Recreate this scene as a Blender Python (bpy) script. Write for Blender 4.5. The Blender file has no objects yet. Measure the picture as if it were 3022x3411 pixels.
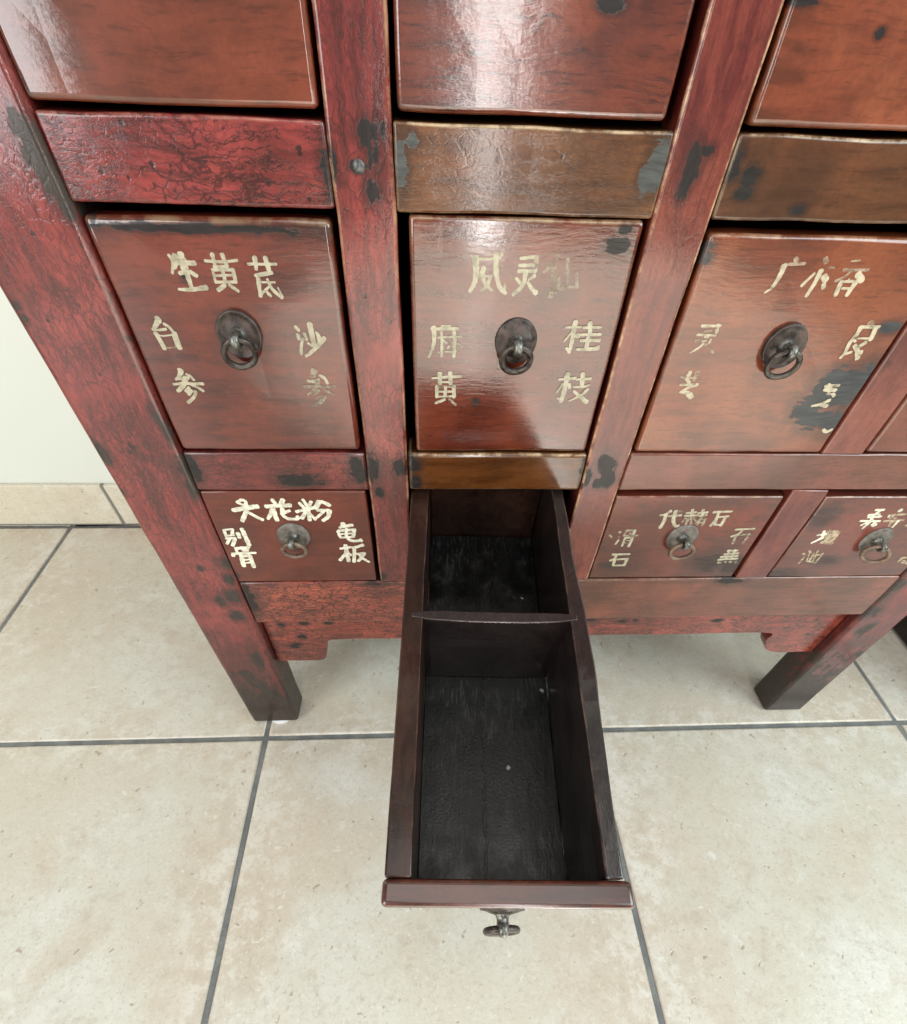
import bpy, bmesh, math, random
from mathutils import Vector, Matrix, noise

S = bpy.context.scene
C = S.collection
R = math.radians

# ------------------------------------------------------------------ camera
cam = bpy.data.cameras.new('camera')
cam.sensor_fit = 'HORIZONTAL'
cam.sensor_width = 36.0
cam.lens = 1635.196 / 3022 * 36.0
cam.shift_x = 0.0014
cam.shift_y = 0.1306
cam.clip_start = 0.02
cam.clip_end = 60
cam_o = bpy.data.objects.new('camera', cam)
C.objects.link(cam_o)
F_ = Vector((0.048079, 0.62930365, -0.77567089))
R_ = Vector((0.99873608, -0.04167853, 0.02809153))
U_ = Vector((0.01465072, 0.77604112, 0.63051212))
m = Matrix((R_, U_, -F_)).transposed().to_4x4()
m.translation = Vector((-0.0172, -0.3402, 0.6174))
cam_o.matrix_world = m
S.camera = cam_o

# ------------------------------------------------------------------ light
W = bpy.data.worlds.new('World')
S.world = W
W.use_nodes = True
bg = W.node_tree.nodes['Background']
bg.inputs[0].default_value = (1.0, 0.985, 0.95, 1)
bg.inputs[1].default_value = 0.23

def area(name, loc, target, sx, sy, power, col):
    l = bpy.data.lights.new(name, 'AREA')
    l.shape = 'RECTANGLE'
    l.size = sx; l.size_y = sy; l.energy = power; l.color = col
    o = bpy.data.objects.new(name, l)
    C.objects.link(o)
    o.location = loc
    d = Vector(target) - Vector(loc)
    o.rotation_euler = d.to_track_quat('-Z', 'Y').to_euler()
    return o
area('window_light', (-1.75, -1.9, 1.25), (-0.3, 0.0, 0.6), 1.3, 2.1, 50, (0.95, 0.98, 1.0))
area('doorway_light', (0.21, -2.0, 1.05), (0.10, 0.0, 0.95), 0.10, 1.9, 11, (1.0, 0.99, 0.97))
area('patio_light', (1.9, -1.1, 1.5), (0.45, -0.25, 0.0), 1.5, 1.6, 50, (0.78, 0.95, 1.0))
area('overhead_fill', (0.2, -0.9, 2.45), (0.15, -0.3, 0.0), 1.6, 1.6, 15, (1.0, 0.97, 0.93))  # broad overhead fill added to brighten the scene, not an actual ceiling fixture
# daylight falling through the open door on to the tiles in front, outside the frame
sp = bpy.data.lights.new('door_daylight', 'SPOT')
sp.energy = 3300; sp.spot_size = R(30); sp.spot_blend = 0.10; sp.shadow_soft_size = 0.05; sp.color = (0.97, 0.99, 1.0)
sp_o = bpy.data.objects.new('door_daylight', sp)
C.objects.link(sp_o)
sp_o.location = (0.9, -3.6, 2.9)
sp_o.rotation_euler = (Vector((0.45, -1.78, 0)) - Vector((0.9, -3.6, 2.9))).to_track_quat('-Z', 'Y').to_euler()

S.view_settings.view_transform = 'Standard'
S.view_settings.look = 'None'
S.view_settings.exposure = 0.08
S.view_settings.gamma = 1.0
S.view_settings.use_curve_mapping = False
S.cycles.max_bounces = 8

# ------------------------------------------------------------------ data traced on the drawer fronts (0.1 mm)
INK = {
 'D1': '0 14 14 -1587 5328 -1579 5290 -1602 5244;0 32 25 -1555 5323 -1581 5271;0 30 25 -1519 5333 -1532 5265;0 19 21 -1563 5294 -1510 5293 -1458 5293;0 30 18 -1515 5307 -1520 5235 -1520 5178;0 18 18 -1562 5243 -1510 5252;0 20 20 -1499 5251 -1470 5233;0 13 22 -1596 5165 -1531 5164 -1436 5176;0 12 12 -1398 5305 -1304 5301 -1218 5311;0 21 14 -1348 5333 -1349 5281;0 21 18 -1294 5335 -1283 5282;0 12 12 -1359 5279 -1278 5281;0 13 13 -1371 5263 -1372 5202;0 17 17 -1256 5268 -1259 5204;0 13 13 -1374 5263 -1254 5265;0 11 11 -1372 5235 -1254 5240;0 13 13 -1371 5204 -1256 5206;0 17 17 -1315 5267 -1318 5203;0 19 19 -1324 5191 -1371 5165;0 15 15 -1300 5192 -1258 5161;0 12 11 -1163 5294 -1082 5295 -1004 5297;0 25 18 -1117 5323 -1124 5270;0 23 23 -1059 5324 -1053 5270;0 15 18 -1138 5240 -1040 5255;0 23 19 -1125 5224 -1136 5138;0 17 9 -1134 5145 -1075 5185;0 9 9 -1109 5208 -1034 5208;0 13 19 -1074 5223 -1058 5175 -1012 5133;0 8 11 -1024 5182 -1007 5137;0 15 15 -1091 5157 -1075 5139;0 35 11 -1779 5008 -1804 4978 -1837 4951;0 12 12 -1838 4950 -1799 4948 -1755 4954;0 16 15 -1757 4983 -1735 4968 -1720 4942;0 24 25 -1827 4929 -1818 4891 -1811 4843;0 8 8 -1818 4925 -1796 4915 -1734 4921;0 28 31 -1715 4933 -1718 4892 -1716 4846;1 7 7 -1794 4845 -1740 4851;0 33 12 -1763 4710 -1780 4681 -1817 4651;0 15 15 -1806 4656 -1769 4657 -1730 4664;0 15 15 -1737 4685 -1714 4673 -1702 4649;0 14 18 -1844 4620 -1783 4627 -1708 4625 -1650 4625;0 33 19 -1748 4664 -1782 4615 -1835 4574;0 12 17 -1732 4618 -1698 4603 -1666 4578;0 19 19 -1751 4599 -1782 4574;0 19 19 -1740 4581 -1771 4555;0 18 18 -1717 4575 -1739 4540 -1796 4497;0 19 19 -968 4978 -951 4959;0 20 20 -963 4935 -956 4909;0 14 18 -932 4913 -952 4872 -965 4819;0 32 25 -876 4991 -875 4941 -870 4878;0 16 16 -918 4941 -912 4905;0 25 15 -800 4916 -840 4878 -892 4836 -937 4806;0 16 29 -844 4947 -834 4924 -831 4899;0 13 13 -908 4885 -881 4867;1 38 17 -900 4718 -922 4679 -954 4651;0 17 17 -954 4651 -916 4648 -879 4660;0 18 18 -868 4689 -840 4669 -828 4637;1 15 15 -985 4613 -917 4616 -846 4614 -778 4617;1 27 12 -887 4651 -919 4601 -972 4559;1 15 15 -860 4602 -796 4558;1 18 18 -892 4590 -926 4566;1 15 15 -877 4557 -920 4532;1 22 22 -857 4551 -887 4517 -942 4483',
 'D2': '0 35 19 126 5347 135 5272 126 5221 103 5182;0 11 11 138 5341 202 5341 269 5348;0 27 17 245 5354 253 5274 280 5206 321 5174;0 7 7 233 5375 239 5354;0 9 9 247 5370 254 5361;0 18 18 271 5368 276 5363;1 13 13 278 5302 283 5295;0 27 12 177 5300 172 5266 192 5222 236 5187;0 19 13 218 5250 205 5215 170 5186;0 9 9 156 5259 230 5260;0 12 12 312 5224 308 5181;0 14 14 386 5348 433 5353 481 5358;1 22 22 477 5358 480 5289;0 15 15 382 5314 427 5315 467 5317;0 15 15 382 5287 431 5288 484 5289;0 23 19 424 5281 422 5236 402 5201 364 5170;0 15 15 374 5253 398 5229;0 21 8 479 5268 446 5243;0 14 21 443 5233 473 5202 502 5179;1 15 15 600 5367 579 5327 529 5286;1 25 25 586 5311 594 5246 593 5164;1 19 19 660 5348 669 5288 674 5223;1 17 17 626 5257 634 5194;1 15 15 618 5186 672 5212;1 17 17 724 5282 744 5213;1 12 12 688 5216 748 5213;0 26 12 -112 4987 -110 4922 -118 4868 -144 4810;0 16 16 -127 4978 -44 4978 39 4981;0 11 11 -64 4994 -7 4994;0 11 11 -84 4928 -12 4931 61 4935;0 16 16 -64 4959 -60 4893 -62 4817;0 20 20 16 4960 21 4897 18 4815;0 15 15 -52 4910 -31 4896;1 11 11 -83 4841 -68 4836;0 11 11 -16 4878 -20 4864;0 9 9 -42 4845 8 4845;1 16 16 39 4896 66 4873;1 7 7 -17 4913 12 4913;0 11 18 -124 4676 -30 4685 68 4691;0 26 23 -73 4709 -70 4639;0 23 23 -3 4713 2 4640;0 11 11 -82 4651 8 4652;0 22 19 -91 4624 -91 4549;0 24 21 24 4625 29 4550;1 12 12 -82 4621 27 4622;0 13 13 -82 4587 22 4588;0 11 11 -91 4552 23 4556;0 19 19 -32 4621 -34 4556;0 16 16 -34 4534 -100 4508;1 16 16 -5 4537 41 4496;0 11 11 719 4996 768 4998 820 5000;0 29 20 777 5028 776 4986 777 4904 774 4850;0 11 10 761 4965 727 4914;0 22 22 799 4950 817 4950;0 13 13 750 4876 769 4857;0 14 14 835 4997 890 4999 945 5001;0 24 24 869 5027 886 4959;0 15 15 830 4955 892 4958 956 4960;0 14 20 833 4921 900 4924 957 4925;0 26 24 879 4939 882 4878;0 13 26 821 4869 922 4873 961 4881;0 12 18 742 4677 798 4681 853 4687;0 31 26 793 4715 795 4662 792 4585 785 4526;0 14 11 773 4647 743 4591;0 19 19 817 4647 826 4623;0 13 13 754 4550 783 4537;0 12 17 861 4678 911 4682 960 4685;0 28 25 896 4716 908 4639;0 14 14 850 4629 926 4630 961 4643;0 21 10 956 4615 920 4573 842 4531;0 13 29 859 4601 909 4567 971 4524',
 'D3': '1 21 21 2002 5376 2018 5364;1 14 14 1967 5347 2073 5352;0 32 9 1953 5337 1957 5301 1949 5257 1937 5226 1909 5202;1 22 22 2181 5379 2198 5360;1 11 11 2230 5335 2263 5336;0 31 17 2192 5318 2193 5265 2181 5189;0 17 17 2160 5304 2119 5243;0 30 30 2229 5292 2254 5272;0 23 23 2251 5252 2262 5235;1 9 9 2346 5370 2396 5374;1 13 13 2326 5327 2404 5327 2480 5330;1 13 13 2379 5321 2354 5291 2314 5270;0 30 30 2430 5307 2477 5276;0 23 23 2353 5267 2362 5197;0 13 13 2353 5267 2446 5272;0 27 23 2446 5272 2434 5198;0 11 11 2380 5234 2439 5234;0 11 11 2390 5281 2399 5268;0 16 13 1596 5017 1654 5017 1716 5020;0 19 19 1697 5022 1708 4980;1 10 10 1622 4984 1672 4989;0 15 10 1587 4965 1631 4964 1710 4962;0 10 10 1641 4954 1669 4951;1 19 19 1591 4927 1621 4932;0 11 11 1632 4927 1663 4932;0 14 14 1689 4939 1688 4920;0 17 9 1648 4912 1629 4887 1585 4857;1 20 14 1672 4909 1707 4886 1743 4859;1 11 11 1584 4701 1617 4696 1724 4694;0 25 25 1636 4733 1633 4712;1 26 26 1689 4733 1690 4714;1 15 15 1681 4708 1685 4676;0 18 18 1626 4690 1659 4664;0 15 15 1602 4648 1664 4650 1723 4652;0 16 14 1721 4649 1664 4628 1620 4597;0 16 35 1625 4600 1672 4594 1716 4563;1 31 31 2691 5049 2706 5034;0 16 16 2641 5026 2704 5025 2770 5028;0 27 16 2647 5023 2648 4981 2636 4928 2643 4870 2633 4837;0 28 26 2751 5016 2765 4953;0 11 11 2668 4959 2761 4958;0 15 15 2637 4957 2669 4939;0 25 19 2742 4933 2712 4908;0 22 27 2678 4914 2721 4882 2755 4834;0 15 15 2648 4863 2686 4874;0 27 27 2747 4875 2754 4864;0 17 17 2646 4650 2746 4655;0 21 21 2657 4625 2742 4622;0 25 25 2662 4658 2706 4617;1 13 13 2693 4596 2757 4593;0 19 19 2737 4597 2756 4580;0 13 24 2636 4507 2689 4520 2745 4550;0 24 24 2705 4516 2751 4507;0 21 21 2839 4327 2874 4309 2904 4328',
 'S1': '0 22 22 -1720 3674 -1678 3697 -1650 3683 -1656 3646;0 18 18 -1718 3671 -1672 3646;0 36 39 -1774 3597 -1665 3619 -1566 3632;0 33 33 -1655 3655 -1663 3601 -1734 3486;0 25 25 -1657 3574 -1610 3532 -1560 3497;0 31 34 -1499 3632 -1398 3640 -1297 3645;0 29 29 -1432 3696 -1405 3645;0 35 35 -1345 3699 -1376 3645;0 38 25 -1443 3609 -1512 3508;0 42 29 -1449 3582 -1443 3489;0 29 25 -1370 3609 -1383 3554 -1348 3509 -1268 3502;0 25 25 -1266 3531 -1255 3509;0 25 25 -1315 3591 -1380 3563;0 26 26 -1262 3579 -1173 3604 -1088 3626;0 24 24 -1218 3667 -1119 3497;0 24 24 -1183 3699 -1160 3631;0 25 32 -1121 3680 -1175 3590 -1230 3512;0 27 27 -1157 3644 -1169 3490;0 37 37 -1056 3681 -1097 3617;0 28 28 -1034 3681 -976 3644;0 25 25 -1086 3594 -986 3594;0 38 25 -991 3588 -1004 3534 -1057 3485;0 21 21 -1037 3580 -1108 3516;0 22 22 -1917 3391 -1921 3317;0 17 17 -1913 3391 -1843 3400;0 24 24 -1843 3400 -1863 3336;0 17 17 -1919 3327 -1849 3331;0 19 19 -1929 3297 -1847 3301;0 27 27 -1852 3296 -1897 3215;0 22 22 -1901 3287 -1941 3236;0 31 31 -1811 3356 -1811 3306;0 31 36 -1763 3403 -1757 3306 -1754 3222;0 27 27 -1884 3181 -1762 3196;0 23 23 -1881 3173 -1883 3141;0 27 27 -1775 3191 -1791 3151;0 29 29 -1821 3170 -1818 3151;0 26 22 -1930 3120 -1722 3129;0 31 31 -1923 3118 -1930 3096;0 34 34 -1859 3096 -1873 2967;0 26 26 -1853 3087 -1783 3097;0 34 34 -1783 3095 -1785 2955;0 17 17 -1850 3043 -1791 3053;0 17 17 -1854 3004 -1794 3015;0 33 33 -899 3456 -885 3443;0 26 26 -916 3419 -817 3438;0 22 22 -892 3448 -928 3409;0 22 22 -950 3370 -937 3300;0 24 24 -945 3378 -800 3389;0 27 27 -804 3387 -826 3309;0 16 16 -939 3340 -813 3349;0 18 18 -937 3300 -826 3309;0 25 25 -872 3399 -881 3310 -840 3263 -760 3268;0 25 25 -765 3280 -757 3259;0 23 23 -956 3173 -861 3190;0 34 34 -906 3215 -907 3121 -904 3020;0 24 29 -915 3121 -980 3032;0 24 24 -899 3121 -870 3093;0 26 29 -844 3179 -752 3214;0 29 29 -833 3163 -856 3012;0 21 21 -819 3109 -745 3120;0 27 27 -745 3114 -813 3021;0 24 24 -803 3109 -768 3054 -717 3009',
 'S3': '0 26 13 1944 3574 1910 3539 1866 3530;0 27 27 1918 3539 1923 3462 1917 3392;0 29 23 1990 3574 2003 3481 2046 3413 2078 3413;0 19 19 1949 3520 2055 3529;1 21 21 2017 3567 2040 3567;0 17 17 2093 3552 2176 3561;0 24 24 2134 3587 2154 3519;0 17 17 2089 3524 2214 3528;1 16 16 2107 3500 2094 3452;1 20 20 2131 3500 2138 3422;1 18 18 2154 3500 2183 3432;1 16 16 2178 3500 2219 3461;0 17 17 2196 3552 2278 3561;0 24 24 2228 3586 2245 3528;0 17 17 2226 3519 2283 3533;1 18 18 2277 3547 2219 3441;1 16 16 2242 3480 2294 3490;1 18 18 2242 3480 2245 3417;1 18 18 2290 3480 2294 3416;1 13 13 2241 3446 2295 3451;0 22 17 2334 3561 2495 3570;0 22 22 2383 3556 2387 3479 2372 3413;0 16 16 2389 3508 2489 3517;0 20 20 2389 3508 2405 3421;0 25 25 2465 3518 2464 3415;0 14 14 2408 3423 2468 3424;1 18 18 1474 3316 1503 3285;0 23 23 1560 3346 1568 3341;1 18 18 1562 3290 1576 3285;0 17 17 1577 3254 1563 3203;1 20 20 1613 3364 1701 3365;1 18 18 1619 3356 1611 3315;0 20 20 1697 3363 1693 3315;1 14 14 1654 3335 1675 3320;1 18 18 1610 3305 1741 3304;0 19 19 1631 3279 1631 3182;0 17 17 1631 3279 1694 3284;0 23 23 1699 3282 1695 3177;1 11 11 1632 3248 1689 3248;1 11 11 1637 3217 1691 3216;0 24 19 1575 3077 1734 3081;0 22 22 1610 3071 1606 3026 1571 2999;0 22 22 1611 3010 1617 2935;0 20 20 1610 3013 1731 3023;0 24 24 1731 3023 1725 2936;0 20 20 1615 2935 1727 2937;0 18 18 2625 3369 2797 3378;0 19 19 2694 3364 2675 3318 2624 3288;1 21 21 2660 3298 2677 3203;1 17 17 2666 3303 2783 3317;1 21 21 2782 3312 2772 3208;0 21 21 2672 3116 2767 3115;0 22 22 2687 3122 2691 3094;0 22 22 2736 3127 2743 3093;0 22 22 2660 3070 2792 3082;0 20 20 2641 3036 2800 3048;0 20 20 2631 3002 2817 3014;1 24 24 2648 2964 2675 2964;1 22 22 2705 2975 2725 2969;1 20 20 2757 2975 2778 2969;1 24 24 2808 2980 2829 2962;0 18 18 2699 3060 2700 3004;0 18 18 2746 3071 2752 3003',
 'S4': '0 20 20 3802 3579 3875 3580;0 20 20 3858 3579 3827 3537;0 20 20 3775 3523 3865 3535;0 21 21 3827 3537 3832 3478;0 17 17 3865 3535 3891 3500;0 19 19 3786 3499 3905 3507;0 19 19 3745 3459 3931 3455;0 28 21 3844 3470 3825 3373;0 17 17 3829 3456 3786 3410;0 35 35 3891 3424 3913 3410;0 32 32 4028 3576 4042 3573;1 20 20 3964 3520 4115 3534;0 17 17 3970 3520 3979 3500;1 17 17 4020 3529 4003 3485;1 19 19 3969 3455 4142 3468;1 17 17 4030 3499 4115 3454;1 18 18 4044 3439 4060 3401;1 14 14 4039 3445 4105 3450;0 20 20 4103 3462 4102 3387;1 21 21 4214 3408 4252 3400;0 25 25 3477 3341 3512 3256;0 20 20 3441 3296 3515 3311;0 29 15 3507 3264 3442 3201;1 35 35 3521 3341 3618 3330;1 44 44 3614 3326 3620 3239;1 44 44 3551 3335 3572 3223;1 33 33 3532 3213 3647 3198;1 36 36 3531 3286 3610 3303;1 19 19 3480 3108 3509 3082;1 19 19 3434 3074 3472 3057;1 19 19 3479 3022 3472 2945;1 17 17 3568 3105 3604 2951;1 17 17 3548 3073 3560 2978;1 20 20 3635 3072 3638 2950;1 14 14 3548 3030 3613 3056;1 17 17 3526 2978 3625 2951;1 15 15 3501 3074 3533 2978;1 23 23 4470 3002 4558 3011;1 32 32 4489 2968 4622 2931',
}

SPOTS = {
 'left_post': [(-0.2076,0.5824,0.003,0.004),(-0.2081,0.5716,0.0034,0.0054),(-0.2054,0.5629,0.0035,0.0057),(-0.2031,0.5555,0.003,0.0048),(-0.2564,0.5066,0.0024,0.0031),(-0.2561,0.5003,0.0021,0.0035),(-0.2575,0.4128,0.0047,0.0073),(-0.2559,0.4067,0.0039,0.005),(-0.2053,0.4394,0.0029,0.0076),(-0.2026,0.426,0.003,0.0092),(-0.2025,0.3992,0.0045,0.009),(-0.2023,0.3818,0.0046,0.0097),(-0.259,0.3777,0.0046,0.0039),(-0.2272,0.2948,0.0022,0.003),(-0.2023,0.2995,0.007,0.0075),(-0.2055,0.2801,0.0056,0.008),(-0.2098,0.2573,0.0075,0.0095),(-0.2228,0.2487,0.0044,0.0066),(-0.2151,0.2256,0.0067,0.0066),(-0.2348,0.1198,0.0098,0.014),(-0.2149,0.1482,0.0061,0.0237)],
 'post_a': [(-0.0491,0.5714,0.0033,0.002),(-0.0425,0.5839,0.0065,0.0041),(-0.0404,0.5755,0.0037,0.0065),(-0.0432,0.5618,0.0039,0.0042),(-0.062,0.5706,0.0021,0.0067),(-0.0603,0.3994,0.0069,0.0118),(-0.0691,0.2823,0.01,0.0064),(-0.0382,0.3994,0.0051,0.0079),(-0.0552,0.3774,0.0039,0.0046)],
 'post_b': [(0.1222,0.577,0.0047,0.0078),(0.1265,0.5815,0.0039,0.0033),(0.1212,0.5677,0.0029,0.0059),(0.1239,0.4036,0.0062,0.009),(0.1296,0.3901,0.0049,0.0067),(0.1132,0.3914,0.0044,0.0069),(0.1208,0.3858,0.005,0.004)],
 'rail_top_mid': [(0.105,0.5744,0.0057,0.0102),(0.1003,0.5696,0.004,0.0058),(-0.0279,0.5714,0.0033,0.009),(-0.0215,0.5813,0.0027,0.0032)],
 'rail_top_right': [(0.155,0.572,0.0042,0.0046),(0.1547,0.566,0.0052,0.003),(0.1453,0.5753,0.0029,0.0068),(0.1887,0.5593,0.004,0.002)],
 'rail_mid_left': [(-0.1957,0.3992,0.0045,0.0129),(-0.0698,0.3967,0.006,0.0106),(-0.1166,0.3886,0.0163,0.0055)],
 'rail_mid_center': [(-0.0287,0.4034,0.006,0.0068),(-0.0258,0.3859,0.0034,0.0056),(0.1075,0.3996,0.0034,0.0081)],
 'rail_low': [(-0.1987,0.2505,0.0088,0.022),(-0.1994,0.2677,0.0057,0.0083),(-0.0685,0.2741,0.0131,0.005),(0.291,0.2712,0.0126,0.0043)],
 'D1': [(-0.1925,0.5484,0.0015,0.0037)],
 'D2': [(0.0955,0.549,0.0037,0.0018),(0.0934,0.5416,0.0069,0.0027),(-0.0278,0.4292,0.0022,0.021),(0.0182,0.4517,0.0019,0.0021)],
 'D3': [(0.2741,0.4706,0.0162,0.0071),(0.2727,0.4559,0.019,0.0086),(0.2634,0.4492,0.0113,0.01),(0.2736,0.4402,0.0139,0.0081),(0.2877,0.4666,0.0088,0.0124),(0.2834,0.5019,0.0071,0.0031),(0.2886,0.4368,0.0094,0.0082),(0.1455,0.5384,0.0044,0.0056)],
 'S1': [(-0.2,0.284,0.0033,0.0047)],
 'S3': [(0.257,0.2983,0.015,0.0103),(0.1594,0.2935,0.0089,0.0032),(0.2819,0.2901,0.0092,0.0098)],
 'S4': [(0.3724,0.2971,0.0117,0.0048),(0.336,0.3517,0.0098,0.0099),(0.3338,0.2791,0.0126,0.0059)],
 'T1': [(-0.1992,0.5937,0.0024,0.0066)],
 'T2': [(0.0661,0.625,0.0046,0.002),(-0.0289,0.5933,0.0023,0.0029)],
 'T3': [(0.1501,0.6286,0.0053,0.0013),(0.1905,0.621,0.0019,0.0017)],
 'apron': [(-0.1715,0.1587,0.0067,0.0046),(-0.1612,0.1755,0.0046,0.0039),(-0.153,0.1994,0.0051,0.0031),(-0.1791,0.1974,0.0038,0.0036),(-0.1274,0.1988,0.0045,0.0026),(0.1662,0.1972,0.0075,0.0021),(0.2029,0.1947,0.0062,0.0022),(0.2197,0.196,0.0035,0.0022),(0.3145,0.1938,0.0064,0.0022)],
 'right_post': [(0.4746,0.2192,0.0092,0.0113),(0.467,0.2438,0.0102,0.0124),(0.4682,0.2621,0.01,0.0136),(0.4629,0.2838,0.0096,0.0169),(0.4904,0.187,0.0074,0.0113),(0.5286,0.1386,0.0159,0.009),(0.536,0.1055,0.0125,0.0098)],
}


# ------------------------------------------------------------------ node helper
class G:
    def __init__(s, name):
        s.mat = bpy.data.materials.new(name)
        s.mat.use_nodes = True
        s.t = s.mat.node_tree
        s.b = s.t.nodes['Principled BSDF']
    def n(s, typ, **kw):
        x = s.t.nodes.new(typ)
        for k, v in kw.items(): setattr(x, k, v)
        return x
    def put(s, sock, v):
        if isinstance(v, bpy.types.NodeSocket): s.t.links.new(v, sock)
        elif isinstance(v, (tuple, list)):
            v = tuple(v)
            sock.default_value = v + (1,) if (len(v) == 3 and sock.type == 'RGBA') else v
        else: sock.default_value = v
    def math(s, op, a, b=0.0, clamp=False):
        x = s.n('ShaderNodeMath', operation=op, use_clamp=clamp)
        s.put(x.inputs[0], a); s.put(x.inputs[1], b)
        return x.outputs[0]
    def vec(s, op, a, b=(0, 0, 0)):
        x = s.n('ShaderNodeVectorMath', operation=op)
        s.put(x.inputs[0], a); s.put(x.inputs[1], b)
        return x.outputs['Value'] if op in ('LENGTH', 'DISTANCE', 'DOT_PRODUCT') else x.outputs[0]
    def noise(s, v, scale, detail=4.0, rough=0.55, dist=0.0, col=False):
        x = s.n('ShaderNodeTexNoise')
        s.put(x.inputs['Vector'], v); x.inputs['Scale'].default_value = scale
        x.inputs['Detail'].default_value = detail; x.inputs['Roughness'].default_value = rough
        x.inputs['Distortion'].default_value = dist
        return x.outputs['Color' if col else 'Fac']
    def vor(s, v, scale, feature='F1', rnd=1.0, out='Distance'):
        x = s.n('ShaderNodeTexVoronoi', feature=feature)
        s.put(x.inputs['Vector'], v); x.inputs['Scale'].default_value = scale
        x.inputs['Randomness'].default_value = rnd
        return x.outputs[out]
    def ss(s, v, a, b, lo=0.0, hi=1.0):
        x = s.n('ShaderNodeMapRange', interpolation_type='SMOOTHSTEP')
        s.put(x.inputs[0], v)
        x.inputs[1].default_value = a; x.inputs[2].default_value = b
        x.inputs[3].default_value = lo; x.inputs[4].default_value = hi
        return x.outputs[0]
    def mix(s, f, a, b, blend='MIX'):
        x = s.n('ShaderNodeMix', data_type='RGBA', blend_type=blend)
        s.put(x.inputs[0], f); s.put(x.inputs[6], a); s.put(x.inputs[7], b)
        return x.outputs[2]
    def mixf(s, f, a, b):
        x = s.n('ShaderNodeMix', data_type='FLOAT')
        s.put(x.inputs[0], f); s.put(x.inputs[2], a); s.put(x.inputs[3], b)
        return x.outputs[0]
    def pos(s):
        return s.n('ShaderNodeNewGeometry').outputs['Position']
    def objc(s):
        return s.n('ShaderNodeTexCoord').outputs['Object']
    def bump(s, h, strength=0.3, dist=0.001):
        x = s.n('ShaderNodeBump')
        x.inputs['Strength'].default_value = strength
        x.inputs['Distance'].default_value = dist
        s.put(x.inputs['Height'], h)
        s.put(s.b.inputs['Normal'], x.outputs[0])
        return x.outputs[0]

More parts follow.
